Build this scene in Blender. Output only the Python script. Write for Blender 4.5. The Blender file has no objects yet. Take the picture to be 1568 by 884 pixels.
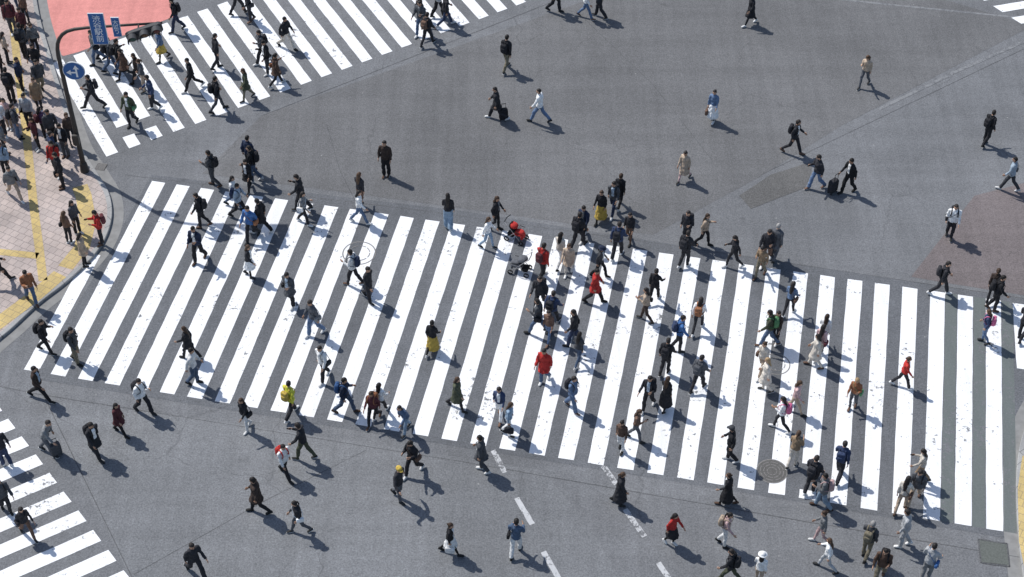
import bpy, math, random, mathutils
from mathutils import Vector, Matrix, noise
from mathutils.bvhtree import BVHTree
random.seed(7)
sc=bpy.context.scene
# ------------------------------------------------------------ camera
F=2650.0; CU,CV=784.0,442.0; H=44.5; D=math.radians(45); US=H/39.0
cd=bpy.data.cameras.new("camera"); cam=bpy.data.objects.new("camera",cd); sc.collection.objects.link(cam)
cam.location=(0,0,H); cam.rotation_euler=(math.radians(45),0,0)
cd.sensor_width=36; cd.lens=36*F/1568.0; cd.clip_end=3000
sc.camera=cam
sc.view_settings.view_transform='Standard'; sc.view_settings.look='None'; sc.view_settings.exposure=0
S2=math.sin(D)
def g(u,v,z=0.0):
    """survey: plan position (metres) of a point of the street"""
    x=(u-CU)/F; y=(CV-v)/F
    dy=S2+y*S2; dz=-S2+y*S2
    t=(H-z)/(-dz)
    return Vector((x*t,dy*t,z))
# ------------------------------------------------------------ light
SUN=Vector((-0.86,0.63,1.06*math.tan(math.radians(54)))).normalized()
sd=bpy.data.lights.new("sun",'SUN'); so=bpy.data.objects.new("sun",sd); sc.collection.objects.link(so)
sd.energy=4.2; sd.angle=math.radians(0.6); sd.color=(1.0,0.965,0.915)
so.rotation_euler=SUN.to_track_quat('Z','Y').to_euler(); so.location=(-20,60,50)
w=bpy.data.worlds.new("World"); sc.world=w; w.use_nodes=True
nt=w.node_tree; bg=nt.nodes["Background"]; sky=nt.nodes.new("ShaderNodeTexSky"); sky.sky_type='NISHITA'
sky.sun_disc=False; sky.sun_elevation=math.asin(SUN.z); sky.sun_rotation=math.atan2(SUN.x,SUN.y)
nt.links.new(sky.outputs[0],bg.inputs[0]); bg.inputs[1].default_value=0.13
# ------------------------------------------------------------ node helpers
class M:
    def __init__(s,name,rough=0.9):
        s.m=bpy.data.materials.new(name); s.m.use_nodes=True; s.t=s.m.node_tree; s.n=s.t.nodes
        s.b=s.n["Principled BSDF"]; s.b.inputs["Roughness"].default_value=rough
        s.b.inputs["Specular IOR Level"].default_value=0.3
        s.tc=s.n.new("ShaderNodeTexCoord"); s.co=s.tc.outputs["Object"]
    def L(s,a,b): s.t.links.new(a,b)
    def mapping(s,scale=(1,1,1),rz=0,loc=(0,0,0)):
        m=s.n.new("ShaderNodeMapping"); m.inputs["Scale"].default_value=scale; m.inputs["Rotation"].default_value=(0,0,rz); m.inputs["Location"].default_value=loc
        s.L(s.co,m.inputs[0]); return m.outputs[0]
    def noise(s,scale,detail=3,rough=.5,vec=None,dist=0):
        n=s.n.new("ShaderNodeTexNoise"); n.inputs["Scale"].default_value=scale; n.inputs["Detail"].default_value=detail
        n.inputs["Roughness"].default_value=rough; n.inputs["Distortion"].default_value=dist
        s.L(vec or s.co,n.inputs["Vector"]); return n.outputs["Fac"]
    def rng(s,x,a,b,c,d):
        n=s.n.new("ShaderNodeMapRange"); s.L(x,n.inputs[0])
        for i,vv in enumerate((a,b,c,d)): n.inputs[i+1].default_value=vv
        return n.outputs[0]
    def math(s,op,a,b=None):
        n=s.n.new("ShaderNodeMath"); n.operation=op
        for i,x in enumerate((a,b)):
            if x is None: continue
            if isinstance(x,(int,float)): n.inputs[i].default_value=x
            else: s.L(x,n.inputs[i])
        return n.outputs[0]
    def mix(s,f,a,b,mode='MIX'):
        n=s.n.new("ShaderNodeMix"); n.data_type='RGBA'; n.blend_type=mode
        for i,x in ((0,f),(6,a),(7,b)):
            if isinstance(x,(int,float)): n.inputs[i].default_value=x
            elif isinstance(x,tuple): n.inputs[i].default_value=(*x[:3],1)
            else: s.L(x,n.inputs[i])
        return n.outputs[2]
    def scale(s,col,f):
        n=s.n.new("ShaderNodeVectorMath"); n.operation='SCALE'
        if isinstance(col,tuple): n.inputs[0].default_value=col
        else: s.L(col,n.inputs[0])
        s.L(f,n.inputs[3]); return n.outputs[0]
    def bump(s,h,strength=.3,dist=.01):
        n=s.n.new("ShaderNodeBump"); n.inputs["Strength"].default_value=strength; n.inputs["Distance"].default_value=dist
        s.L(h,n.inputs["Height"]); s.L(n.outputs[0],s.b.inputs["Normal"])
    def color(s,c):
        if isinstance(c,tuple): s.b.inputs["Base Color"].default_value=(*c,1)
        else: s.L(c,s.b.inputs["Base Color"])
def asphalt_color(k,col,crack=True,rot=0.19,amp=.40):
    fine=k.noise(17,2,.8); med=k.noise(5,3,.7); big=k.noise(.16,4,.6,dist=.6); st=k.noise(1,3,.6,vec=k.mapping((2.6,.12,1),rz=rot))
    st2=k.noise(1,2,.6,vec=k.mapping((.1,1.5,1),rz=-.27,loc=(5,3,0)))
    f=k.math('MULTIPLY',k.rng(fine,.25,.75,1-amp,1+amp),k.rng(med,.3,.7,.9,1.1))
    f=k.math('MULTIPLY',f,k.rng(big,.3,.7,.86,1.14))
    f=k.math('MULTIPLY',f,k.rng(st,.3,.7,.92,1.08)); f=k.math('MULTIPLY',f,k.rng(st2,.3,.7,.94,1.06))
    spots=k.noise(1.3,2,.5); f=k.math('MULTIPLY',f,k.rng(spots,.22,.3,.8,1.0))
    c=k.scale(col,f)
    if crack:
        vo=k.n.new("ShaderNodeTexVoronoi"); vo.feature='DISTANCE_TO_EDGE'; vo.inputs["Scale"].default_value=.2
        nz=k.n.new("ShaderNodeTexNoise"); nz.inputs["Scale"].default_value=1.2; nz.inputs["Detail"].default_value=4; k.L(k.co,nz.inputs[0])
        a=k.n.new("ShaderNodeVectorMath"); a.operation='MULTIPLY_ADD'; k.L(nz.outputs["Color"],a.inputs[0]); a.inputs[1].default_value=(.9,.9,0); k.L(k.co,a.inputs[2])
        k.L(a.outputs[0],vo.inputs["Vector"])
        line=k.rng(vo.outputs["Distance"],.001,.005,.28,0); msk=k.rng(big,.48,.56,0,1)
        c=k.mix(k.math('MULTIPLY',line,msk),c,(.04,.04,.042))
    v2=k.n.new("ShaderNodeTexVoronoi"); v2.inputs["Scale"].default_value=.8; k.L(k.co,v2.inputs["Vector"])
    c=k.mix(k.rng(v2.outputs["Distance"],.015,.03,.5,0),c,(.40,.40,.39))
    return c,fine
def asphalt(name,col,crack=True,rot=.19,amp=.40):
    k=M(name,.88); c,fine=asphalt_color(k,col,crack,rot,amp); k.color(c); return k.m
ASP=(.152,.157,.165)
m_ground=asphalt("asphalt",ASP)
m_cross=asphalt("asphalt_dark",(.120,.126,.136))
m_brown=asphalt("asphalt_warm",(.133,.134,.137))
m_patch=asphalt("asphalt_patch",(.118,.117,.115),False)
m_light=asphalt("asphalt_light",(.166,.172,.180),True,-.4)
m_seam=asphalt("joint_tar",(.098,.10,.104),False)
m_red=asphalt("asphalt_red",(.152,.132,.132))
m_pink=asphalt("pink_surfacing",(.58,.235,.21),False,.19,.14)
def paint(name,col,wear=.33,fade=0.0):
    k=M(name,.7)
    base=k.scale(ASP,k.rng(k.noise(17,2,.8),.25,.75,.6,1.3))
    n=k.noise(5,6,.75); big=k.noise(.5,2,.5)
    thr=k.math('ADD',n,k.rng(big,.3,.7,-.07,.07))
    msk=k.rng(thr,wear,wear+.05,1,fade)
    dirt=k.noise(1,4,.6,vec=k.mapping((3,.35,1),rz=.19)); d2=k.noise(18,2,.6)
    c=k.scale(col,k.math('MULTIPLY',k.rng(dirt,.3,.7,.86,1.04),k.rng(d2,.3,.7,.92,1.03)))
    k.color(k.mix(msk,c,base)); return k.m
m_paint=paint("road_paint",(.83,.84,.85),.345)
m_old=paint("worn_road_paint",(.55,.56,.57),.44,.15)
m_faint=paint("faded_road_paint",(.28,.285,.29),.47,.45)
m_greenish=paint("green_tinted_paint",(.12,.145,.135),.40,.35)
def simple(name,col,rough=.6,var=.15,sc_=8,metal=0):
    k=M(name,rough); k.b.inputs["Metallic"].default_value=metal
    k.color(k.scale(col,k.rng(k.noise(sc_,4,.6),.3,.7,1-var,1+var))); return k.m
# ------------------------------------------------------------ mesh helpers
def mk(name,vs,fs,mats,fm=None,smooth=False,parent=None):
    me=bpy.data.meshes.new(name); me.from_pydata([tuple(v) for v in vs],[],fs)
    for m in mats: me.materials.append(m)
    if fm: me.polygons.foreach_set("material_index",fm)
    if smooth: me.polygons.foreach_set("use_smooth",[True]*len(fs))
    me.update()
    o=bpy.data.objects.new(name,me); sc.collection.objects.link(o)
    if parent: o.parent=parent
    return o
def up(vs):
    a=0
    for i in range(len(vs)):
        p,q=vs[i],vs[(i+1)%len(vs)]; a+=p[0]*q[1]-q[0]*p[1]
    return a>0
def sheet(name,px,z,mat):
    vs=[g(u,v) for u,v in px]
    for p in vs: p.z=z
    if not up(vs): vs.reverse()
    return mk(name,vs,[list(range(len(vs)))],[mat])
def band_world(a,b,wv,z,seg=14,jit=.008):
    vs=[]
    L=(b-a)
    n=L.normalized()
    for i in range(seg+1):
        p=a+L*(i/seg)-wv+wv.normalized()*random.uniform(-jit,jit)+n*(random.uniform(-jit,jit)); vs.append(Vector((p.x,p.y,z)))
    for i in range(seg,-1,-1):
        p=a+L*(i/seg)+wv+wv.normalized()*random.uniform(-jit,jit)+n*(random.uniform(-jit,jit)); vs.append(Vector((p.x,p.y,z)))
    if not up(vs): vs.reverse()
    return vs
def stripes(name,lst,mat,z=.008):
    vs=[];fs=[]
    for poly in lst:
        fs.append(list(range(len(vs),len(vs)+len(poly)))); vs+=poly
    return mk(name,vs,fs,[mat])
# ------------------------------------------------------------ ground
G=900
mk("ground",[(-G,-G,0),(G,-G,0),(G,G,0),(-G,G,0)],[[0,1,2,3]],[m_ground])
Z1=.004;Z2=.008;Z3=.012
sheet("asphalt_resurfacing",[(232,268),(700,322),(1180,398),(1640,470),(1640,842),(1200,765),(700,684),(48,580),(150,415)],Z1,m_cross)
sheet("asphalt_centre",[(400,178),(900,0),(905,-60),(1250,-60),(1580,40),(1290,192),(1165,270),(1000,360),(640,310),(310,266)],Z1,m_brown)
sheet("asphalt_red_area",[(1492,300),(1640,262),(1640,464),(1440,432),(1395,424)],Z1,m_red)
sheet("asphalt_light_area",[(210,905),(60,612),(300,640),(700,700),(830,720),(900,800),(960,905)],Z1,m_light)
sheet("asphalt_patch",[(1132,300),(1180,268),(1245,247),(1240,270),(1232,288),(1150,320)],Z2,m_patch)
sheet("pink_road_surface",[(40,-60),(60,20),(76,74),(97,86),(120,80),(272,24),(240,-60)],Z1,m_pink)
def joint(name,pts,wd=.03,z=.0065,mat=None):
    P=[g(u,v) for u,v in pts]; pl=[]
    for a,b in zip(P,P[1:]):
        d=(b-a).normalized(); n=Vector((-d.y,d.x,0))*wd/2
        pl.append(band_world(a,b,n,z,12,.004))
    return stripes(name,pl,mat or m_seam)
joint("pavement_joint",[(60,592),(205,890)])
joint("pavement_joint",[(0,592),(60,604),(700,706),(1240,800),(1600,860)],.025)
joint("pavement_joint",[(880,15),(1000,130),(1090,245)],.025)
joint("pavement_joint",[(500,190),(520,260),(545,310)],.025)
joint("pavement_joint",[(400,178),(905,-20)],.03)
joint("pavement_joint",[(190,268),(640,322),(1000,372),(1600,462)],.02)
joint("pavement_joint",[(1165,268),(1568,75)],.02)
joint("pavement_joint",[(205,880),(400,770),(560,690)],.025)
# ---- main crosswalk
T0,T1,B0,B1=g(243,279),g(1521,459),g(89,575),g(1523,812)
lst=[]; N=32
for i in range(-1,N+1):
    f=i/N; a=T0.lerp(T1,f) ; b=B0.lerp(B1,f)
    if i<0: a=T0+(T0-T1)/N; b=B0+(B0-B1)/N; a=a.lerp(b,.42)
    axis=((T1-T0)/N).lerp((B1-B0)/N,.5); wv=axis*.27
    if i==26:
        lst.append(band_world(a,a.lerp(b,.86),wv,Z2)); lst.append(band_world(a.lerp(b,.965),b,wv,Z2,3)); continue
    lst.append(band_world(a,b,wv,Z2,20))
stripes("crosswalk",lst,m_paint)
lst=[]
for i in (30.5,31.5,32.5):
    f=i/N; a=T0.lerp(T1,f); b=B0.lerp(B1,f); lst.append(band_world(a,b,((T1-T0)/N)*.2,.006,10))
stripes("old_road_marking",lst,m_greenish)
lst=[]
a=g(1562,466); b=g(1569,566); lst.append(band_world(a,b,(T1-T0)/N*.27,Z2,6)); stripes("crosswalk",lst,m_paint)
# ---- far crosswalk (top left)
A,B=g(172,237),g(798,6); dirS=Vector((-.480,.877,0)); n=20
C1,C2=g(100,90),g(350,2)
def isect(p,d,q,r):
    e=r-q; den=d.x*e.y-d.y*e.x; t=((q.x-p.x)*e.y-(q.y-p.y)*e.x)/den; return p+d*t
lst=[]
for i in range(0,n+12):
    p=A.lerp(B,i/n); q=isect(p,dirS,C1,C2); wv=(B-A)/n*.26
    if i in (1,2):
        lst.append(band_world(p,p.lerp(q,.11),wv,Z2,3)); lst.append(band_world(p.lerp(q,.21),q,wv,Z2,12))
    else: lst.append(band_world(p,q,wv,Z2,18))
stripes("crosswalk",lst,m_paint)
# ---- near-left crosswalk
A,B=g(-2,622),g(196,882); dS=Vector((-.857,-.515,0)); lst=[]
for i in range(-1,13):
    p=A+(B-A)*(i/9); lst.append(band_world(p,p+dS*6,(B-A)/9*.27,Z2,14))
stripes("crosswalk",lst,m_paint)
# ---- far right crosswalk
A,B=g(1500,-3),g(1585,50); lst=[]
for i in range(-2,5):
    p=A+(B-A)*(i/3); lst.append(band_world(p,p+Vector((.93,.25,0)).normalized()*5,(B-A)/3*.26,Z2,12))
stripes("crosswalk",lst,m_paint)
# ---- lines
def line(name,pairs,wd,mat,z=Z2):
    pl=[]
    for (a,b) in pairs:
        a=g(*a); b=g(*b); d=(b-a).normalized(); pl.append(band_world(a,b,Vector((-d.y,d.x,0))*wd/2,z,8))
    return stripes(name,pl,mat)
line("lane_line",[((755,690),(773,724)),((791,763),(815,803)),((832,845),(858,890))],.18,m_old)
line("lane_line",[((924,714),(944,742)),((957,780),(987,822)),((1008,862),(1030,895))],.18,m_old)
line("road_line",[((1345,168),(1450,117)),((1455,114),(1568,64))],.15,m_faint)
line("road_line",[((1190,-10),(1568,28))],.12,m_faint,.0075)
# ------------------------------------------------------------ pavements
def catmull(P,k=6):
    out=[]
    for i in range(len(P)-1):
        p0=P[max(i-1,0)];p1=P[i];p2=P[i+1];p3=P[min(i+2,len(P)-1)]
        for j in range(k):
            t=j/k; out.append(.5*((2*p1)+(-p0+p2)*t+(2*p0-5*p1+4*p2-p3)*t*t+(-p0+3*p1-3*p2+p3)*t**3))
    out.append(P[-1]); return out
def pavers(name,c1,c2,mortar,rot=.5,sx=.3,sy=.3):
    k=M(name,.85); br=k.n.new("ShaderNodeTexBrick"); k.L(k.mapping((1,1,1),rz=rot),br.inputs["Vector"])
    br.inputs["Scale"].default_value=1; br.inputs["Brick Width"].default_value=sx; br.inputs["Row Height"].default_value=sy
    br.inputs["Mortar Size"].default_value=.012; br.inputs["Color1"].default_value=(*c1,1); br.inputs["Color2"].default_value=(*c2,1); br.inputs["Mortar"].default_value=(*mortar,1)
    f=k.math('MULTIPLY',k.rng(k.noise(.6,4,.6),.3,.7,.78,1.15),k.rng(k.noise(25,2,.6),.3,.7,.88,1.12))
    k.color(k.scale(br.outputs["Color"],f)); return k.m
m_pave=pavers("paving_slabs",(.47,.395,.36),(.39,.335,.31),(.24,.21,.20))
m_kerb=pavers("kerb_stone",(.34,.34,.33),(.30,.30,.30),(.15,.15,.15),.9,.6,3)
m_gutter=simple("gutter_concrete",(.23,.23,.225),.9,.15,3)
m_yellow=pavers("tactile_paving",(.54,.41,.17),(.48,.37,.17),(.33,.26,.15),.5,.3,.3)
def pavement(name,bpx,far,side):
    P=catmull([g(u,v) for u,v in bpx]); vs=[];fs=[];fm=[]
    K=[];
    for i,p in enumerate(P):
        d=(P[min(i+1,len(P)-1)]-P[max(i-1,0)]).normalized(); K.append(Vector((-d.y,d.x,0))*side)
    n=len(P)
    rings=[[p-k_*.42+Vector((0,0,.0055)) for p,k_ in zip(P,K)],[p-k_*.0+Vector((0,0,.0055)) for p,k_ in zip(P,K)],[p+Vector((0,0,.11)) for p in P],[p+k_*.02+Vector((0,0,.125)) for p,k_ in zip(P,K)],[p+k_*.18+Vector((0,0,.125)) for p,k_ in zip(P,K)]]
    for r in rings: vs+=r
    for r in range(4):
        for i in range(n-1):
            q=[r*n+i,r*n+i+1,(r+1)*n+i+1,(r+1)*n+i]
            if side<0: q.reverse()
            fs.append(q); fm.append(0 if r==0 else 1)
    o=mk(name+"_kerb",vs,fs,[m_gutter,m_kerb],fm)
    top=[v.copy() for v in rings[4]]+[g(u,v)+Vector((0,0,.125)) for u,v in far]
    if not up(top): top.reverse()
    mk(name,top,[list(range(len(top)))],[m_pave])
pavement("pavement",[(30,-160),(48,-60),(60,20),(75,75),(98,150),(122,222),(150,268),(168,300),(172,335),(160,372),(135,405),(100,437),(60,468),(20,505),(-20,540),(-120,640)],[(-500,640),(-500,-160)],1*-1)
pavement("pavement",[(1640,560),(1590,615),(1566,665),(1556,720),(1556,790),(1562,860),(1575,960)],[(1900,960),(1900,560)],1)
def tact(px,wd=.3):
    P=[g(u,v,.125) for u,v in px]; n=len(P); vs=[];fs=[]
    for i,p in enumerate(P):
        d=(P[min(i+1,n-1)]-P[max(i-1,0)]).normalized(); k_=Vector((-d.y,d.x,0))*wd/2
        vs+=[p-k_+Vector((0,0,.005)),p+k_+Vector((0,0,.005))]
    for i in range(n-1): fs.append([2*i,2*i+2,2*i+3,2*i+1])
    mk("tactile_paving",vs,fs,[m_yellow])
tact([(-20,508),(20,478),(55,452),(92,420)],.6)
tact([(100,410),(126,378),(135,340),(128,300),(122,285)],.6)
tact([(66,430),(60,380),(52,320),(40,200),(28,110),(18,20)],.32)
tact([(-20,384),(58,392)],.32)
tact([(-20,175),(36,169)],.32)
tact([(1575,700),(1568,750),(1570,830),(1585,900)],.4)
# ------------------------------------------------------------ manholes, drains
m_iron=simple("cast_iron",(.10,.098,.094),.55,.3,30)
m_ring=simple("iron_rim",(.19,.185,.18),.6,.2,20)
def disc(name,c,r,mat_in,mat_rim,painted=False):
    vs=[];fs=[];fm=[]
    n=40
    def ring(rr,z): 
        s=len(vs)
        for i in range(n): a=2*math.pi*i/n; vs.append((c.x+rr*math.cos(a),c.y+rr*math.sin(a),z))
        return s
    a=ring(r,.012); b=ring(r*.93,.013); 
    for i in range(n): fs.append([a+i,a+(i+1)%n,b+(i+1)%n,b+i]); fm.append(1)
    if not painted: fs.append([b+i for i in range(n)]); fm.append(0)
    for rr in ((.72,.5,.28) if not painted else (.6,)):
        a=ring(r*(rr+.05),.017); b=ring(r*rr,.017)
        for i in range(n):
            if i%5==0: continue
            fs.append([a+i,a+(i+1)%n,b+(i+1)%n,b+i]); fm.append(1)
    mk(name,vs,fs,[mat_in,mat_rim],fm)
disc("manhole_cover",g(1182,722),.45*US,m_iron,m_ring)
disc("manhole_cover",g(550,388),.55*US,m_cross,m_ring,True)
disc("manhole_cover",g(1188,558),.44*US,m_iron,m_ring,True)
def drain(name,c,wx,wy,rot,mat):
    vs=[];fs=[]
    R=Matrix.Rotation(rot,3,'Z')
    def q(x0,y0,x1,y1,z):
        s=len(vs)
        for x,y in ((x0,y0),(x1,y0),(x1,y1),(x0,y1)): vs.append(R@Vector((x,y,0))+Vector((c.x,c.y,z)))
        fs.append([s,s+1,s+2,s+3])
    q(-wx/2,-wy/2,wx/2,wy/2,.011)
    nb=9
    for i in range(nb): 
        x=-wx/2+.04+(wx-.08)*i/(nb-1); q(x-.014,-wy/2+.04,x+.014,wy/2-.04,.02)
    q(-wx/2,-wy/2,wx/2,-wy/2+.03,.02); q(-wx/2,wy/2-.03,wx/2,wy/2,.02)
    fm=[0]+[1]*(len(fs)-1)
    mk(name,vs,fs,[simple(name+"_dark",(.02,.02,.02)),mat],fm)
drain("drain_grate",g(155,256),.4,.4,-.2,m_ring)
sheet("utility_cover",[(1499,827),(1541,834),(1545,866),(1503,861)],.012,simple("utility_cover",(.11,.12,.11),.8,.2,20))
line("utility_cover_rim",[((1498,826),(1542,833)),((1542,833),(1546,868)),((1546,868),(1502,862)),((1502,862),(1498,826))],.05,m_seam,.0155)

# ------------------------------------------------------------ primitive part builders
def tube(pts,radii,n=10,ref=Vector((1,0,0))):
    pts=[Vector(p) for p in pts]; vs=[];fs=[]
    m=len(pts)
    for i,p in enumerate(pts):
        d=pts[min(i+1,m-1)]-pts[max(i-1,0)]; d.normalize()
        lat=ref-d*ref.dot(d)
        if lat.length<.05: lat=Vector((0,1,0))-d*d.y
        lat.normalize(); oth=d.cross(lat)
        r=radii[i]; rx,ry=(r if isinstance(r,tuple) else (r,r))
        for j in range(n):
            a=2*math.pi*j/n; vs.append(p+lat*(rx*math.cos(a))+oth*(ry*math.sin(a)))
    for i in range(m-1):
        for j in range(n):
            k=(j+1)%n; fs.append([i*n+j,i*n+k,(i+1)*n+k,(i+1)*n+j])
    fs.append([j for j in range(n-1,-1,-1)]); fs.append([(m-1)*n+j for j in range(n)])
    return vs,fs
def sp(x,e): return math.copysign(abs(x)**e,x)
def blob(c,rx,ry,rz,e=1.0,nu=10,nv=7,R=None,fn=None):
    c=Vector(c); vs=[];fs=[]
    L=[Vector((0,0,-1))]
    for i in range(1,nv):
        t=-math.pi/2+math.pi*i/nv
        for j in range(nu):
            a=2*math.pi*j/nu; L.append(Vector((sp(math.cos(t),e)*sp(math.cos(a),e),sp(math.cos(t),e)*sp(math.sin(a),e),sp(math.sin(t),e))))
    L.append(Vector((0,0,1)))
    for p in L:
        q=Vector((p.x*rx,p.y*ry,p.z*rz))
        if fn: q=fn(q)
        if R: q=R@q
        vs.append(c+q)
    for j in range(nu): fs.append([0,1+(j+1)%nu,1+j])
    for i in range(nv-2):
        for j in range(nu):
            k=(j+1)%nu; fs.append([1+i*nu+j,1+i*nu+k,1+(i+1)*nu+k,1+(i+1)*nu+j])
    t=len(L)-1
    for j in range(nu): fs.append([1+(nv-2)*nu+j,1+(nv-2)*nu+(j+1)%nu,t])
    return vs,fs
class Parts:
    def __init__(s): s.v=[];s.f=[];s.m=[]
    def add(s,vf,slot):
        o=len(s.v); s.v+=vf[0]; s.f+=[[i+o for i in f] for f in vf[1]]; s.m+=[slot]*len(vf[1])
def boxpts(c,sx,sy,sz,R=None): return blob(c,sx/2,sy/2,sz/2,.25,16,8,R)

# ------------------------------------------------------------ cloth palette
PAL={'blk':(.017,.017,.020),'dgr':(.058,.061,.068),'gry':(.18,.185,.19),'lgr':(.38,.39,.40),'wht':(.76,.76,.75),'crm':(.60,.55,.48),
'bei':(.42,.33,.25),'tan':(.27,.19,.12),'brn':(.09,.055,.04),'dbr':(.045,.031,.026),'red':(.46,.035,.03),'mar':(.085,.025,.03),'nav':(.022,.032,.065),
'blu':(.04,.10,.24),'jean':(.07,.105,.17),'ljn':(.24,.33,.43),'yel':(.48,.34,.07),'hiv':(.58,.58,.06),'grn':(.07,.17,.08),'olv':(.05,.055,.035),
'pnk':(.52,.13,.24),'lpk':(.55,.38,.37),'org':(.28,.12,.06),'khk':(.20,.175,.125),'lbl':(.38,.46,.54),'pur':(.10,.055,.12),
'skn':(.52,.32,.22),'sk2':(.45,.26,.17),'hbk':(.015,.012,.011),'hbr':(.045,.026,.016),'hbl':(.32,.22,.12),'hgy':(.30,.29,.28),'shb':(.02,.02,.02),'shw':(.66,.66,.65),'dark':(.01,.01,.01)}
MC={}
def cm(k_):
    if k_ in MC: return MC[k_]
    c=PAL[k_]; sk=k_[0]=='s' and k_[:2]=='sk'
    k=M("cloth_"+k_ if not sk else "skin_"+k_,.55 if (sk or k_[0]=='h') else .88)
    n=k.noise(9,3,.6); f=k.rng(n,.3,.7,.75,1.25) if not sk else k.rng(n,.3,.7,.94,1.05)
    hi=1.2 if c[0]>.1 else 2.0
    oi=k.n.new("ShaderNodeObjectInfo"); f=k.math('MULTIPLY',f,k.rng(oi.outputs["Random"],0,1,.8,hi) if not sk else k.rng(oi.outputs["Random"],0,1,.88,1.08))
    k.color(k.scale(c,f))
    if not sk: k.bump(k.noise(24,2,.6,dist=1.0),.6,.025)
    MC[k_]=k.m; return k.m

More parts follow.
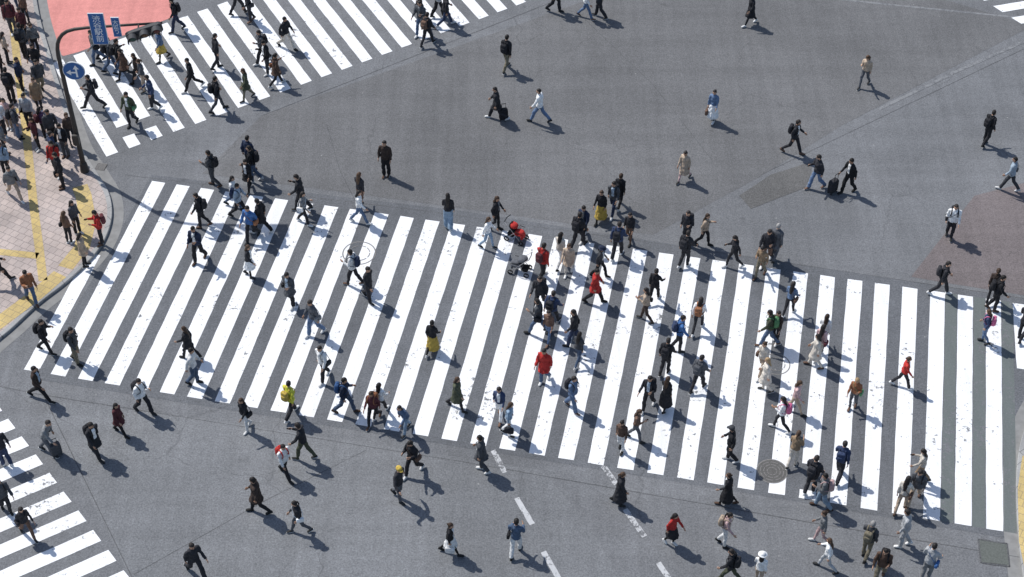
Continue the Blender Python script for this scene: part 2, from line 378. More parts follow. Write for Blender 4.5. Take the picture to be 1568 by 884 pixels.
def person(u,v,h,top,bot,flags="",bag='blk'):
    F_=set(flags); rnd=random.Random(int(u*131+v*17))
    w='w' in F_; core=Parts(); ex=Parts()
    st='S' in F_
    sc_=(rnd.uniform(.91,.98) if w else rnd.uniform(.98,1.05))
    hw=.160 if w else .184; lean=math.tan(math.radians(rnd.uniform(1,5) if not st else 0))
    if 'B' in F_: lean=math.tan(math.radians(22))
    def sh(p):
        p=Vector(p)
        if p.z>.92: p.y+=(p.z-.92)*lean
        return p
    if st: legs=[(rnd.uniform(0,4),2,rnd.uniform(-3,3)),(rnd.uniform(-4,0),3,rnd.uniform(-3,3))]
    else:
        k_=rnd.uniform(.7,1.1)*(1.2 if 'q' in F_ else 1)
        legs=[(24*k_,6+rnd.uniform(0,8),-6),(-15*k_,20+14*k_*rnd.random(),26*k_)]
        if rnd.random()<.3: legs=[(8*k_,8,0),(-2,38*k_,30)]
    flip=rnd.random()<.5
    hipz=.90; LT,LS=.435,.40
    wide='W' in F_; skirt='k' in F_; coat='c' in F_
    fit=rnd.random()
    rr=[.088,.083,.066+.012*fit,.062+.016*fit,.050+.022*fit] if not w else [.083,.075,.056+.01*fit,.052+.012*fit,.040+.018*fit]
    if wide: rr=[.095,.1,.098,.105,.112]
    legslot=1
    if skirt: rr=[.08,.07,.052,.05,.036]; legslot=2 if 'n' in F_ else 7
    lowest=9; feet=[]
    for s,(a,b,fp) in zip((-1,1) if flip else (1,-1),legs):
        a=math.radians(a); b=math.radians(b)
        hp=Vector((s*.085,0,hipz)); kn=hp+Vector((s*.008,math.sin(a)*LT,-math.cos(a)*LT))
        an=kn+Vector((-s*.012,math.sin(a-b)*LS,-math.cos(a-b)*LS))
        core.add(tube([hp+Vector((0,0,.05)),hp.lerp(kn,.35),kn,kn.lerp(an,.4)+Vector((0,-.012 if not wide else 0,0)),an],rr,10),legslot)
        core.add(blob(kn,rr[2]*1.02,rr[2]*1.04,rr[2]*1.2,1,8,6),legslot)
        fr=math.radians(fp); Rf=Matrix.Rotation(-fr,3,'X')
        fpts=[(0,-.055,-.035),(0,-.045,-.035),(0,.0,-.032),(0,.07,-.042),(0,.13,-.055),(0,.175,-.062),(0,.187,-.064)]
        frad=[(.018,.02),(.036,.042),(.041,.052),(.044,.038),(.048,.026),(.038,.02),(.012,.01)]
        Pp=[an+Rf@Vector(p) for p in fpts]
        ft=tube(Pp,frad,10); feet.append(ft)
        so_=tube([an+Rf@Vector(p) for p in ((0,-.06,-.078),(0,-.03,-.078),(0,.06,-.08),(0,.13,-.082),(0,.19,-.08))],[(.03,.012),(.04,.012),(.042,.012),(.047,.012),(.025,.01)],8); feet.append(so_)
        lowest=min(lowest,min(p.z for p in so_[0]),min(p.z for p in ft[0]))
    ex.add(feet[0],4); ex.add(feet[1],8); ex.add(feet[2],4); ex.add(feet[3],8)
    bulk=.99+ (0.08 if coat else 0)+rnd.uniform(-.03,.09)+('f' in F_)*.12
    hipR=(.165,.12) if w else (.160,.115)
    core.add(tube([(0,0,.80),(0,-.005,.88),(0,-.005,.96),(0,0,1.03)],[(.11,.085),hipR,(.153,.110),(.14,.1)],14),1)
    hem=.87 if not w else .93
    fl=rnd.uniform(1.0,1.12)
    TR=[(hem,.168*fl,.130*fl),(1.0,.160*fl,.124*fl),(1.10,.153,.118),(1.22,.163,.124),(1.32,.171,.121),(1.385,.163,.103),(1.43,.105,.080),(1.465,.058,.056)]
    if w: TR=[(z,x*.93,y*.97) for z,x,y in TR]
    core.add(tube([sh((0,0,z)) for z,_,_ in TR],[(x*bulk,y*bulk) for _,x,y in TR],16),0)
    core.add(tube([sh((0,.0,1.42)),sh((0,.01,1.50)),sh((0,.02,1.55))],[.055,.05,.05],10),2)
    swing=.10 if st else .16
    if coat:
        hz=.50 if 'l' in F_ else .66
        core.add(tube([sh((0,0,1.05)),(0,.01,.92),(0,.015,.78),(0,.015,hz)],[(.17,.135),(.19,.155),(.205,.17),(.225,.125+swing*.75)],16),0)
    if skirt:
        hz=.28 if 'l' in F_ else .50; wd=.26 if 'l' in F_ else .22
        core.add(tube([(0,0,1.0),(0,.0,.9),(0,.01,.75),(0,.01,hz)],[(.14,.11),(.17,.14),(.2,.17),(wd,.13+swing*.8)],16),1)
    ph='p' in F_; carry='h' in F_
    arms=[]
    for s in (-1,1):
        a=(rnd.uniform(10,24) if (s==-1)==flip else -rnd.uniform(10,24)) if not st else rnd.uniform(-4,6)
        b=rnd.uniform(12,40) if not st else rnd.uniform(8,30); ab=rnd.uniform(5,11); inw=0
        if ph and s==1: a=rnd.uniform(15,30); b=rnd.uniform(85,110); inw=.35; ab=6
        if 'P' in F_: a=rnd.uniform(10,20); b=rnd.uniform(75,100); inw=.4; ab=10
        if 'A' in F_ : a=30*s; b=25; ab=38
        if ('s' in F_ or 'b' in F_) and s==-1 and rnd.random()<.35: a=10; b=105; inw=.25
        if carry and s==1: a=rnd.uniform(-5,8); b=10
        a=math.radians(a); b=math.radians(b); ab=math.radians(ab)
        S=sh((s*hw,-.005,1.375)); E=S+Vector((s*math.sin(ab),math.sin(a)*math.cos(ab),-math.cos(a)*math.cos(ab)))*.275
        d=Vector((s*math.sin(ab)*.4-s*inw,math.sin(a+b),-math.cos(a+b))).normalized(); Wp=E+d*.235
        ar=[.063,.061,.054,.050,.041] if not w else [.055,.053,.046,.043,.036]
        if coat or 'f' in F_: ar=[x*1.10 for x in ar]
        Si=S+Vector((-s*.05,0,.01))
        core.add(tube([Si,S,S.lerp(E,.55),E,E.lerp(Wp,.5),Wp],[ar[0]*.95,ar[0],ar[1],ar[2],ar[3],ar[4]],10),0)
        core.add(blob(E,ar[2]*1.02,ar[2]*1.02,ar[2]*1.1,1,8,6),0)
        wa=d.cross(Vector((1,0,0))); wa=(wa if wa.length>.2 else Vector((0,1,0))).normalized()
        if wa.y<0: wa=-wa
        pn=d.cross(wa).normalized()
        if pn.x*s>0: pn=-pn
        ex.add(tube([Wp-d*.02,Wp+d*.015,Wp+d*.05,Wp+d*.088,Wp+d*.096],[(.026,.02),(.028,.02),(.04,.017),(.04,.015),(.03,.008)],8,ref=wa),2)
        curl=.9 if (carry and s==1) or ph else .45
        for q,(off,ln) in enumerate(((.030,.068),(.010,.078),(-.010,.072),(-.029,.056))):
            k0=Wp+d*.082+wa*off; k1=k0+(d+pn*curl*.5).normalized()*ln*.5; k2=k1+(d*.75+pn*curl*1.2).normalized()*ln*.5
            ex.add(tube([k0,k1,k2],[.0095,.009,.006],5,ref=wa),2)
        k0=Wp+d*.03+wa*.03; k1=k0+(d*.7+wa*.8+pn*.3).normalized()*.035; k2=k1+(d+wa*.25+pn*.5).normalized()*.03
        ex.add(tube([k0,k1,k2],[.013,.011,.007],5,ref=pn),2)
        arms.append((s,Wp,d,pn,wa,E))
    yaw=math.radians(rnd.uniform(-22,22)); tilt=math.radians(28 if (ph or 'P' in F_) else rnd.uniform(0,14))
    HC=sh((0,.02,1.585)); HC.y+=math.sin(tilt)*.04
    R=Matrix.Rotation(yaw,3,'Z')@Matrix.Rotation(-tilt,3,'X')
    def headf(q):
        t=max(0,-q.z/.118); q.x*=(1-.32*t*t); 
        if q.y<0: q.y*=(1-.25*t)
        return q
    ex.add(blob(HC,.076,.093,.118,1,14,12,R,headf),2)
    ex.add(blob(HC+R@Vector((0,.094,-.022)),.012,.016,.02,1,6,5,R),2)
    for s in (-1,1):
        ex.add(blob(HC+R@Vector((s*.029,.083,.004)),.012,.006,.006,1,6,4,R),7)
        ex.add(blob(HC+R@Vector((s*.029,.081,.024)),.017,.006,.003,1,6,4,R),3)
        ex.add(blob(HC+R@Vector((s*.077,-.005,-.006)),.009,.017,.028,1,6,5,R),2)
    ex.add(blob(HC+R@Vector((0,.080,-.060)),.022,.007,.006,1,6,4,R),9)
    vol=1.0+(rnd.uniform(.0,.05)); hs=Vector((rnd.random()*50,0,0))
    def hairf(q):
        nz=noise.noise(q*38+hs); edge=.03+nz*.02
        if q.z<edge:
            if q.y>-.005: q.y=-.005+(q.y+.005)*.45
            q.x*= (1.0 if w else .93)
            if not w and q.z<-.05: q.y*=.86
        return q*(1+nz*.07)
    ex.add(blob(HC+R@Vector((0,-.010,.014)),.086*vol,.098*vol,.113*vol,1,20,14,R,hairf),3)
    if w:
        ty=rnd.random()
        if ty<.75:
            ln=rnd.choice([.10,.2,.28,.34]) if 'o' not in F_ else .14
            Pp=[HC+R@Vector((0,-.04,.05)),HC+R@Vector((0,-.06,-.03)),HC+Vector((0,-.075,-.10)),sh((0,-.10,HC.z-.10-ln*.45)),sh((0,-.12,HC.z-.10-ln))]
            tv,tf=tube(Pp,[(.08,.055),(.086,.055),(.084,.048),(.078,.038),(.04,.02)],14)
            tv=[p+Vector((noise.noise(p*45+hs),noise.noise(p*45-hs),0))*.012 for p in tv]
            ex.add((tv,tf),3)
        else:
            ex.add(blob(HC+R@Vector((0,-.115,.03)),.035,.035,.035,1,8,6),3)
            if rnd.random()<.6: ex.add(tube([HC+R@Vector((0,-.12,.03)),HC+Vector((0,-.15,-.05)),HC+Vector((0,-.135,-.17))],[.022,.028,.01],8),3)
    if 't' in F_:
        ex.add(blob(HC+R@Vector((0,-.008,.06)),.096,.108,.085,.9,14,8,R),5)
        if 'r' in F_: ex.add(blob(HC+R@Vector((0,-.005,.045)),.165,.175,.012,1,18,5,R),5)
        else: ex.add(blob(HC+R@Vector((0,.10,.035)),.07,.075,.01,1,12,5,R),5)
    ex.add(tube([sh((0,.0,1.425)),sh((0,.005,1.475))],[(.082*bulk,.078*bulk),(.066,.066)],12),0)
    if 'b' in F_:
        bc=sh((0,-.200*bulk,1.20)); ex.add(blob(bc,.135,.078,.205,.45,16,10),5)
        ex.add(blob(bc+Vector((0,-.068,-.06)),.10,.036,.11,.45,12,8),5)
        ex.add(tube([bc+Vector((-.03,0,.19)),bc+Vector((0,0,.23)),bc+Vector((.03,0,.19))],[.009]*3,6),5)
        for s in (-1,1):
            ex.add(tube([sh((s*.085,-.13,1.37)),sh((s*.105,-.06,1.445)),sh((s*.115,.05,1.43)),sh((s*.12,.133*bulk,1.32)),sh((s*.13,.128*bulk,1.18)),sh((s*.165,.0,1.06)),sh((s*.12,-.13,1.02))],[(.022,.008)]*7,6),5)
    if 's' in F_:
        s=rnd.choice((-1,1)); bc=Vector((s*(.23 if not coat else .255),-.03,.95)); ex.add(blob(bc,.05,.135,.10,.4,14,8),5)
        sx=-s if rnd.random()<.6 else s
        ex.add(tube([bc+Vector((0,.1,.08)),sh((s*.12,.150*bulk,1.15)),sh((sx*.09,.123*bulk,1.36)),sh((sx*.10,0,1.455)),sh((sx*.09,-.113*bulk,1.36)),sh((s*.12,-.150*bulk,1.15)),bc+Vector((0,-.1,.08))],[(.006,.012)]*7,6),5)
    if carry:
        s,Wp,d,pn,wa,E=arms[1]; hc=Wp+d*.1
        bc=hc+Vector((.01,0,-.26)); ex.add(blob(bc,.06,.17,.14,.4,14,8),5)
        for o in (-.02,.02): ex.add(tube([bc+Vector((o,.09,.12)),bc+Vector((o,.06,.22)),hc,bc+Vector((o,-.06,.22)),bc+Vector((o,-.09,.12))],[.007]*5,6),5)
    if ph:
        s,Wp,d,pn,wa,E=arms[1]; R2=Matrix((wa,pn,d)).transposed(); ex.add(blob(Wp+d*.10+pn*.025,.036,.005,.072,.2,12,6,R2),7)
    slots=[top,bot,'skn' if rnd.random()<.7 else 'sk2','hbk',rnd.choice(['shb','shb','shw','brn']),bag,rnd.choice(['wht','wht','gry','lbl']),'dark',None,'lpk']
    slots[8]='shw' if (slots[4]=='shw' or rnd.random()<.35) else 'shb'
    if 'z' in F_: slots[3]='hbl'
    elif 'g' in F_: slots[3]='hgy'
    elif w and rnd.random()<.45: slots[3]='hbr'
    op=('o' in F_) or (top in('blk','dgr','nav','dbr','olv') and rnd.random()<.35)
    return dict(core=core,ex=ex,slots=slots,u=u,v=v,h=h,s=sc_,low=lowest,open=op,w=w,flags=F_,seed=rnd.random()*100)

R_,L_=-16,164
UR,DL=29,209
P=[
# --- far crosswalk
(272,48,DL,'blk','nav','b'),(366,22,UR,'nav','blk',''),(384,34,DL,'blk','blk','s'),(250,93,DL,'jean','yel','wk','yel'),(440,74,R_-14,'blk','crm','qs'),
(334,105,UR,'blk','blk','q'),(403,96,DL,'dgr','blk','b'),(411,113,DL,'blk','dgr','p'),(296,138,DL,'blk','blk','q'),(425,131,UR,'brn','blk','wcs','org'),(379,153,DL,'olv','khk','wc'),
(335,170,UR,'blk','dgr','qb'),(236,168,DL,'nav','blk','q'),(203,193,250,'olv','blk','s','grn'),(146,166,200,'blk','blk','qb'),(194,122,DL,'brn','blk','wc'),
(213,129,DL,'dbr','blk','w'),(171,108,UR,'dgr','jean','b'),(150,97,DL,'gry','jean','s'),(222,140,DL,'dgr','bei','w'),(655,70,60,'blk','blk','b','brn'),(646,52,240,'dgr','jean','s'),
(683,40,UR,'blk','nav',''),(643,30,DL,'dbr','blk','wk'),(672,26,UR,'wht','blk','b'),(160,88,UR,'dgr','blk','s'),(186,112,UR,'blk','jean','b'),
# --- left pavement crowd
(10,28,60,'blk','blk','S'),(30,14,80,'dgr','jean','S'),(42,36,250,'brn','blk','Sw'),(22,52,280,'mar','dgr','Sb'),(40,90,70,'dgr','blk','Sb'),(14,98,20,'bei','blk','Sw'),
(57,84,300,'gry','blk','Ssw'),(60,118,250,'blk','jean','S'),(66,145,300,'dgr','khk','sq'),(20,157,90,'blk','blk','Sb'),(36,140,0,'nav','blk','S'),(16,198,270,'lpk','bei','Swc'),
(4,182,180,'blk','jean','S'),(70,212,40,'pur','blk','Swb','mar'),(60,230,230,'mar','blk','Swp'),(84,222,300,'dgr','blk','S'),(102,240,250,'blk','dgr','Sp'),(112,222,300,'dbr','blk','Sw'),
(97,288,210,'blk','blk','Sh'),(90,270,250,'red','dgr','Sb'),(88,256,20,'nav','blk','S'),(10,238,20,'gry','blk','Sw'),(24,304,320,'gry','bei','sq'),(12,270,270,'ljn','blk','Sb'),
(4,436,40,'blk','blk','q'),(50,464,300,'org','jean','p'),(108,372,60,'brn','blk','Sws'),(132,408,10,'bei','blk','Swc'),(157,374,200,'red','blk','Sbp','mar'),(120,358,330,'dgr','blk','Sw'),
(6,120,40,'dbr','blk','Sw'),(48,196,250,'lgr','blk','S'),(30,212,10,'dgr','jean','Sb'),(40,62,250,'mar','blk','Sw'),(62,170,280,'tan','blk','Swc'),(6,210,300,'wht','blk','S'),
# --- centre of the junction
(775,108,60,'blk','khk','b'),(761,183,L_+14,'blk','blk','cq'),(826,187,L_,'wht','jean','q'),(850,18,R_,'dgr','blk','s'),(897,28,R_,'wht','jean','w'),(918,27,L_,'bei','blk','s'),
(1148,38,200,'blk','blk','wcl'),(1090,187,250,'jean','wht','wklh','brn'),(1322,133,230,'bei','dgr','wp'),(1047,277,230,'bei','lpk','wcl'),(1213,235,R_-12,'blk','blk','qb'),
(1248,289,L_+30,'blk','jean','p'),(1297,295,L_+50,'blk','blk','o'),(1508,222,R_+50,'blk','blk','b'),(1543,292,L_-10,'lbl','dgr','s','gry'),(1452,366,250,'wht','blk','sb'),
(1438,451,R_,'blk','blk','b'),(592,270,250,'dbr','blk','S'),
# --- main crosswalk
(328,285,L_,'dgr','dgr','qb'),(384,262,60,'nav','blk','s'),(382,292,240,'blk','blk','wc'),(390,278,L_,'blk','jean','b'),(311,348,L_,'blk','blk','qb'),(306,400,250,'nav','blk','s'),(368,332,R_,'lbl','blk','b','nav'),
(402,358,L_,'blk','blk','c'),(387,368,240,'blu','blk','s','org'),(360,318,R_,'wht','jean','w'),(384,424,R_,'blk','wht','wk'),(467,343,R_,'gry','blk','ws','wht'),(463,322,L_,'blk','blk','p'),
(552,342,R_+10,'wht','jean','w'),(553,316,60,'blk','brn','w'),(687,350,80,'blk','ljn','wW'),(447,470,250,'dgr','blk','cs'),(483,513,230,'dgr','jean','s','gry'),(542,436,L_,'wht','blk','b','nav'),
(566,462,R_-12,'blk','blk','q'),(663,540,60,'blk','yel','wkl'),(497,582,240,'wht','blk','s'),(530,632,R_,'nav','jean','b','blu'),(447,637,60,'hiv','blk','b','yel'),(378,659,240,'blk','wht','ws'),
(467,703,L_,'blk','olv','p'),(438,730,R_-30,'wht','blk','b','red'),(397,785,L_+20,'dbr','blk','c'),(460,815,L_+30,'blk','dgr','ws','wht'),(292,548,L_,'blk','blk','wc'),(300,588,R_,'wht','jean','q'),
(222,632,R_-16,'wht','blk','qb'),(186,665,R_-10,'mar','blk','wc'),(150,700,R_-20,'blk','blk','cb'),(76,695,R_,'gry','dgr','sB'),(64,612,R_,'dbr','blk','q'),(120,556,R_,'dgr','khk','qb'),(73,540,R_,'blk','blk','b'),
(10,712,130,'blk','nav',''),(12,785,-60,'dgr','blk','b'),(44,822,-50,'blk','brn','ws'),(302,882,R_-30,'blk','blk','q'),(612,766,R_-10,'blk','dgr','qAt','yel'),(633,726,240,'blk','blk','sp','brn'),
(738,722,L_,'dgr','dgr','c'),(690,848,R_,'blk','wht','wkh','wht'),(790,848,70,'jean','wht','sP'),(700,626,R_,'olv','blk','wcl'),(765,642,250,'nav','wht','w'),(779,667,R_,'ljn','wht','wh'),
(573,648,250,'mar','blk','wb','org'),(583,636,60,'wht','blk','w'),(622,662,240,'jean','ljn','wBf'),(950,692,250,'brn','wht','w'),(973,674,R_,'brn','dgr','wp'),(833,586,240,'red','jean','cq'),
(876,628,R_-20,'jean','jean','b'),(885,558,60,'dgr','jean','w'),(878,530,L_,'blk','nav','s'),(827,475,250,'blk','blk','b'),(845,500,60,'nav','blk','b'),(840,522,250,'brn','jean','w'),(824,512,L_,'dgr','jean','s'),
(910,463,R_,'red','blk','cq'),(918,425,R_,'dgr','blk','twr','nav'),(870,422,250,'bei','crm','wc'),(857,408,60,'crm','wht','w'),(830,428,60,'red','blk','b','mar'),(760,352,R_-10,'blk','blk','w'),(747,380,R_,'wht','ljn','w'),
(920,340,240,'blk','yel','wkl','yel'),(948,316,60,'blk','blk','w'),(938,328,250,'dgr','nav','b'),(885,380,60,'blk','blk','b'),(893,366,240,'nav','blk','s'),(963,373,250,'blk','brn','w'),(945,394,60,'nav','blk','b'),
(1050,374,240,'blk','blk','b'),(1048,408,60,'blk','blk','bf'),(1077,376,R_,'bei','blk','ws'),(1122,410,L_+30,'blk','blk','wp'),(1163,424,240,'tan','khk','wp'),(1184,398,60,'dgr','dgr','cgf'),(1172,404,240,'blk','brn','b'),
(1068,507,70,'wht','blk','wb','org'),(1207,482,60,'jean','blk','ws','brn'),(1001,462,60,'blk','blk','w'),(988,492,L_,'bei','dbr','ws'),(1038,538,R_+20,'blu','blk','b','nav'),(1018,572,60,'blk','blk','b'),
(1068,598,60,'dgr','blk','b','dgr'),(992,627,240,'blk','blk','b'),(1018,627,60,'blk','blk','wkl'),(1175,530,L_,'olv','jean','b','grn'),(1186,526,240,'dbr','blk','w'),(1258,532,60,'wht','brn','w'),(1246,562,L_,'crm','crm','wcl'),(1252,548,60,'lpk','crm','ws','mar'),
(1165,572,240,'crm','bei','ws','brn'),(1170,599,L_,'crm','crm','wclz'),(1380,593,R_,'red','blk','wo'),(1304,627,250,'org','dgr','wsz','grn'),(1215,632,R_,'lpk','bei','w'),(1194,659,L_,'wht','blk','wb','pnk'),
(1213,714,60,'tan','crm','wP'),(1116,706,L_,'blk','blk','qt','dgr'),(1112,772,L_,'blk','blk','wkl'),(948,772,R_,'blk','blk','wklf'),(1283,730,60,'nav','blk','b','nav'),(1240,754,60,'blk','blk','fb'),
(1257,778,L_,'gry','ljn','b','lpk'),(1406,737,L_,'crm','tan','wp'),(1378,782,60,'crm','bei','ws','brn'),(1398,770,240,'dgr','bei','b'),(1027,834,R_-30,'red','blk','wk'),(1108,836,R_,'lpk','wht','wb','bei'),
(1255,832,L_,'gry','lpk','w'),(1264,872,L_,'wht','lgr','w'),(1324,854,60,'dgr','khk','bg','khk'),(1380,836,L_,'lgr','lgr',''),(1345,890,240,'brn','khk','b'),(1416,888,60,'lgr','gry','s','blu'),(1160,895,60,'wht','bei','twr','wht'),
(1116,892,L_,'blk','olv','b'),(1520,476,R_,'blk','blk','b'),(1504,525,L_,'nav','jean','wb','pnk'),(1562,520,60,'blk','blk','p'),(1516,462,60,'dbr','blk','w'),
]
pend=[]
for i_,t in enumerate(P):
    d=person(*t); d['pav']=27<=i_<63; me=bpy.data.meshes.new("core"); me.from_pydata(d['core'].v,[],d['core'].f); me.update()
    o=bpy.data.objects.new("pedestrian_woman" if d['w'] else "pedestrian_man",me); sc.collection.objects.link(o)
    md=o.modifiers.new("r",'REMESH'); md.mode='VOXEL'; md.voxel_size=.024; md.use_smooth_shade=True
    pend.append((o,d))
dg=bpy.context.evaluated_depsgraph_get(); dg.update()
res=[bpy.data.meshes.new_from_object(o.evaluated_get(dg)) for o,_ in pend]
print("people:",len(pend),"faces0",len(res[0].polygons))
for (o,d),rm in zip(pend,res):
    core,ex=d['core'],d['ex']; bvh=BVHTree.FromPolygons(core.v,core.f)
    n=len(rm.vertices); co=[0]*(3*n); rm.vertices.foreach_get("co",co)
    vs=[]; sd_=Vector((d['seed'],0,0))
    for i in range(n):
        p=Vector(co[3*i:3*i+3])
        k_=noise.noise(Vector((p.x*12,p.y*12,p.z*9))+sd_)*.026
        dd=Vector((p.x,p.y,0)); 
        if dd.length>1e-4 and p.z<1.42: p+=dd.normalized()*k_
        vs.append(p)
    fs=[];fm=[]
    for pl in rm.polygons:
        c=pl.center; r=bvh.find_nearest(c); s=core.m[r[2]]
        if d['open'] and s==0 and abs(c.x)<.05 and c.y>.05 and 1.02<c.z<1.45: s=6
        fs.append(list(pl.vertices)); fm.append(s)
    off=len(vs); vs+=ex.v; fs+=[[i+off for i in f] for f in ex.f]; fm+=ex.m
    low=d['low']; vs=[(v.x,v.y,v.z-low) for v in vs]
    me=bpy.data.meshes.new(o.name); me.from_pydata(vs,[],fs)
    for s in d['slots']: me.materials.append(cm(s))
    me.polygons.foreach_set("material_index",fm); me.polygons.foreach_set("use_smooth",[True]*len(fs)); me.update()
    o.modifiers.clear(); o.data=me
    o.location=g(d['u'],d['v'],.125 if d['pav'] else .009); o.scale=(d['s'],)*3
    o.rotation_euler=(0,0,math.radians(d['h']-90+random.uniform(-9,9)))
for m in [m for m in bpy.data.meshes if m.users==0]: bpy.data.meshes.remove(m)

# ------------------------------------------------------------ suitcase, strollers
def suitcase(u,v,h,col,s=1):
    p=Parts()
    p.add(blob((0,0,.36),.20,.12,.29,.3,20,10),0)
    for x in (-.12,-.04,.04,.12): p.add(blob((x,.118,.36),.012,.012,.24,.6,6,6),0)
    for x in (-.09,.09): p.add(tube([(x,-.09,.62),(x,-.09,1.0)],[.009,.009],6),1)
    p.add(tube([(-.1,-.09,1.0),(.1,-.09,1.0)],[.014,.014],8,ref=Vector((0,1,0))),1)
    for x in (-.15,.15):
        for y in (-.08,.08): p.add(blob((x,y,.035),.014,.035,.035,1,10,6),1)
    o=mk("suitcase",p.v,p.f,[cm(col),cm('dark')],p.m,True); o.location=g(u,v,.009); o.rotation_euler=(0,0,math.radians(h)); o.scale=(s,)*3
suitcase(1274,295,40,'blk',1.0); suitcase(771,184,10,'blk',.9); suitcase(88,697,30,'dgr',.9)
def stroller(u,v,h,col,cs=1.0):
    p=Parts()
    for y,x in ((.38,-.24),(.38,.24),(-.32,-.27),(-.32,.27)):
        for o_ in (-.018,.018):
            ring=[(x+o_,y+.1*math.cos(a),.1+.1*math.sin(a)) for a in [2*math.pi*i/14 for i in range(15)]]
            p.add(tube(ring,[.018]*15,6),1)
        p.add(tube([(x-.04,y,.1),(x+.04,y,.1)],[.02,.02],8,ref=Vector((0,1,0))),2)
    for s in (-1,1):
        p.add(tube([(s*.24,.38,.12),(s*.25,.05,.50),(s*.25,-.42,1.0)],[.013]*3,8),2)
        p.add(tube([(s*.27,-.32,.12),(s*.25,.05,.55)],[.013]*2,8),2)
        p.add(tube([(s*.24,.05,.62),(s*.24,.3,.62)],[.014]*2,8),1)
    p.add(tube([(-.26,-.42,1.0),(0,-.45,1.02),(.26,-.42,1.0)],[.018]*3,8,ref=Vector((0,1,0))),1)
    p.add(blob((0,.1,.42),.2,.24,.05,.5,14,8),0)
    p.add(blob((0,-.14,.62),.2,.05,.24,.5,14,8,Matrix.Rotation(.45,3,'X')),1)
    p.add(blob((0,.34,.32),.18,.05,.13,.5,12,6),0)
    p.add(blob((0,.2,.50),.15,.2,.09,.7,12,8),0)
    def can(q):
        if q.z<0: q.z*=.15
        return q
    p.add(blob((0,-.10,.72),.22*cs,.22*cs,.17*cs,.9,18,10,Matrix.Rotation(-.15,3,'X'),can),0)
    p.add(blob((0,-.2,.25),.18,.16,.1,.5,12,6),1)
    o=mk("baby_stroller",p.v,p.f,[cm(col),cm('dark'),simple("stroller_frame",(.35,.35,.36),.4,.1,5,.6)],p.m,True); o.location=g(u,v,.009); o.rotation_euler=(0,0,math.radians(h-90)); o.scale=(.88,)*3
stroller(790,366,R_-14,'red',.85); stroller(797,416,L_,'dgr')

# ------------------------------------------------------------ traffic signal pole
root=bpy.data.objects.new("traffic_signal_pole",None); sc.collection.objects.link(root)
b=g(130,262,.125); root.location=b; root.scale=(US,)*3
m_pole=simple("painted_steel",(.045,.04,.036),.5,.2,4)
m_blue=simple("sign_blue",(.03,.12,.33),.4,.05,3); m_white=simple("sign_white",(.75,.76,.77),.4,.04,3)
m_back=simple("sign_back",(.3,.31,.32),.5,.1,3,.3)
X=Vector((1,0,0))
pts=[(0,0,0),(0,0,1.2),(0,0,2.6),(0,0,4.2),(0,0,4.9),(.02,0,5.15),(.07,0,5.38),(.16,.0,5.58),(.28,.01,5.73),(.45,.015,5.85),(.7,.02,5.93),(1.1,.03,5.98),(2.2,.06,6.05),(3.5,.1,6.12)]
rd=[.09,.085,.078,.072,.068,.066,.064,.062,.06,.057,.055,.05,.044,.036]
v_,f_=tube(pts,rd,16,ref=Vector((0,1,0))); mk("pole_and_arm",v_,f_,[m_pole],None,True,root)
v_,f_=tube([(0,0,0),(0,0,.03),(0,0,.35),(0,0,.4)],[.15,.15,.12,.09],16); mk("pole_base",v_,f_,[m_pole],None,False,root)
v_,f_=boxpts((-.02,-.14,1.5),.22,.13,.42); mk("control_box",v_,f_,[m_pole],None,False,root)
def board(name,c,wx,hz,mat,th=.03):
    x,y,z=c; vs=[];
    for yy in (y-th/2,y+th/2):
        for sx,sz in ((-1,-1),(1,-1),(1,1),(-1,1)): vs.append((x+sx*wx/2,yy,z+sz*hz/2))
    fs=[[0,1,2,3],[7,6,5,4],[0,4,5,1],[1,5,6,2],[2,6,7,3],[3,7,4,0]]
    return mk(name,vs,fs,[mat],None,False,root)
def text(name,s,c,size,mat):
    cu=bpy.data.curves.new(name,'FONT'); cu.body=s; cu.size=size; cu.align_x='CENTER'; cu.align_y='CENTER'; cu.space_line=.95; cu.offset=.002
    o=bpy.data.objects.new(name,cu); sc.collection.objects.link(o); bpy.context.view_layer.update()
    me=bpy.data.meshes.new_from_object(o.evaluated_get(bpy.context.evaluated_depsgraph_get())); bpy.data.objects.remove(o)
    me.materials.clear(); me.materials.append(mat)
    q=bpy.data.objects.new(name,me); sc.collection.objects.link(q); q.parent=root; q.location=c; q.rotation_euler=(math.radians(90),0,0); return q
board("street_name_sign",(1.5,-.12,6.05),.50,1.2,m_white); board("street_name_panel",(1.5,-.142,6.05),.46,1.16,m_blue,.01)
text("street_name_text","渋\n谷\n駅\n前",(1.5,-.150,6.05),.27,m_white)
board("small_sign",(2.08,-.12,6.12),.26,.75,m_white); board("small_sign_panel",(2.08,-.142,6.12),.23,.71,m_blue,.01)
text("small_sign_text","大\n通\nり",(2.08,-.150,6.12),.19,m_white)
for x,z in ((1.5,6.02),(2.08,6.06)): v_,f_=tube([(x,-.12,z),(x,.06,z)],[.02,.02],8); mk("sign_bracket",v_,f_,[m_pole],None,True,root)
def rdisc(c,r,y0,y1,mat,name):
    vs=[];n=40
    for y in (y0,y1):
        for i in range(n): a=2*math.pi*i/n; vs.append((c[0]+r*math.cos(a),y,c[1]+r*math.sin(a)))
    fs=[list(range(n)),[n+i for i in range(n-1,-1,-1)]]+[[i,n+i,n+(i+1)%n,(i+1)%n] for i in range(n)]
    mk(name,vs,fs,[mat],None,False,root)
rc=(.43,4.38)
rdisc(rc,.36,-.13,-.10,m_white,"round_sign_rim"); rdisc(rc,.335,-.14,-.135,m_blue,"round_sign_face")
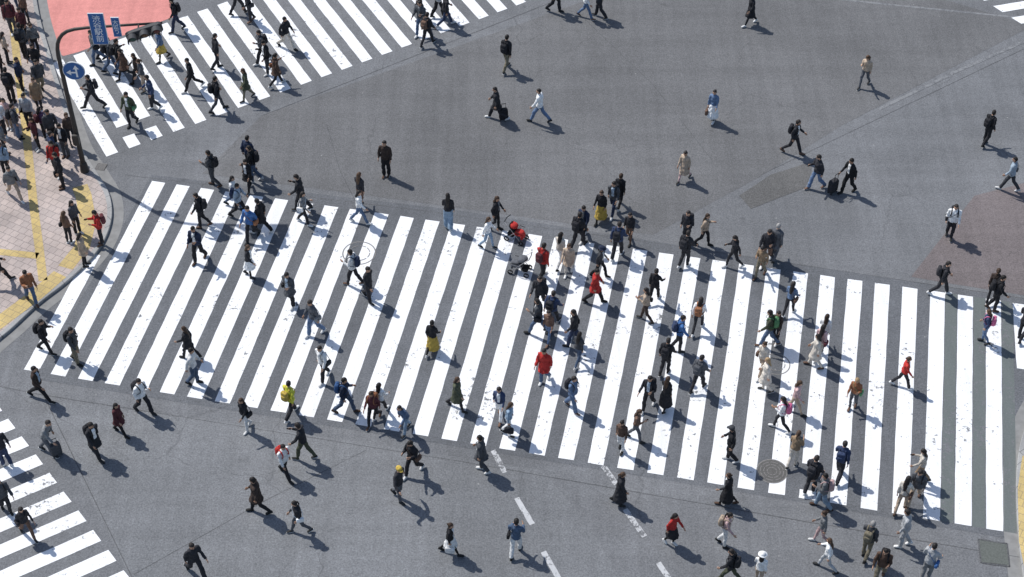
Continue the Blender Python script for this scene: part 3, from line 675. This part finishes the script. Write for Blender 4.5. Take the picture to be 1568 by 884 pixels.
def poly(name,pp,y,mat): mk(name,[(rc[0]+a,y,rc[1]+b_) for a,b_ in pp],[list(range(len(pp)))],[mat],None,False,root)
poly("arrow_up",[(.05,-.24),(.11,-.24),(.11,.08),(.18,.08),(.08,.24),(-.02,.08),(.05,.08)],-.146,m_white)
poly("arrow_left",[(.05,-.08),(.05,-.02),(-.10,-.02),(-.10,.06),(-.25,-.05),(-.10,-.16),(-.10,-.08)],-.148,m_white)
v_,f_=tube([(0,-.03,4.38),(.43,-.09,4.38)],[.02,.02],8,ref=Vector((0,0,1))); mk("sign_bracket",v_,f_,[m_pole],None,True,root)
sg=Parts()
Rg=Matrix.Rotation(math.radians(-14),3,'Y')@Matrix.Rotation(math.radians(12),3,'Z'); gc=Vector((2.95,-.18,5.98))
sg.add(blob(gc,.60,.10,.17,.3,24,8,Rg),0)
for i,x in enumerate((-.4,0,.4)):
    c=gc+Rg@Vector((x,-.11,0)); ds=Rg@Vector((0,-1,0))
    sg.add(tube([c,c+ds*.03],[.14,.14],16,ref=Rg@X),1)
    vs=[];fs=[];n=14
    for yy in (0,.26):
        for rr_ in (.165,.15):
            for j in range(n+1):
                a=math.radians(-25)+math.radians(230)*j/n
                vs.append(c+Rg@Vector((rr_*math.cos(a),-yy,rr_*math.sin(a))))
    m_=n+1
    for j in range(n): fs+= [[j,j+1,2*m_+j+1,2*m_+j],[m_+j+1,m_+j,3*m_+j,3*m_+j+1],[2*m_+j,2*m_+j+1,3*m_+j+1,3*m_+j]]
    sg.add((vs,fs),0)
    sg.add(blob(c+ds*.03,.12,.03,.12,1,14,8,Rg),2+i)
mk("signal_head",sg.v,sg.f,[simple("signal_housing",(.05,.05,.052),.5,.1,4),m_pole,simple("lens_green",(.015,.06,.05),.3),simple("lens_amber",(.10,.05,.02),.3),simple("lens_red",(.10,.02,.02),.3)],sg.m,False,root)
for x in (2.75,3.15): v_,f_=tube([(x,-.16,6.0),(x,.09,6.1)],[.025,.025],8); mk("signal_bracket",v_,f_,[m_pole],None,True,root)
print("done")
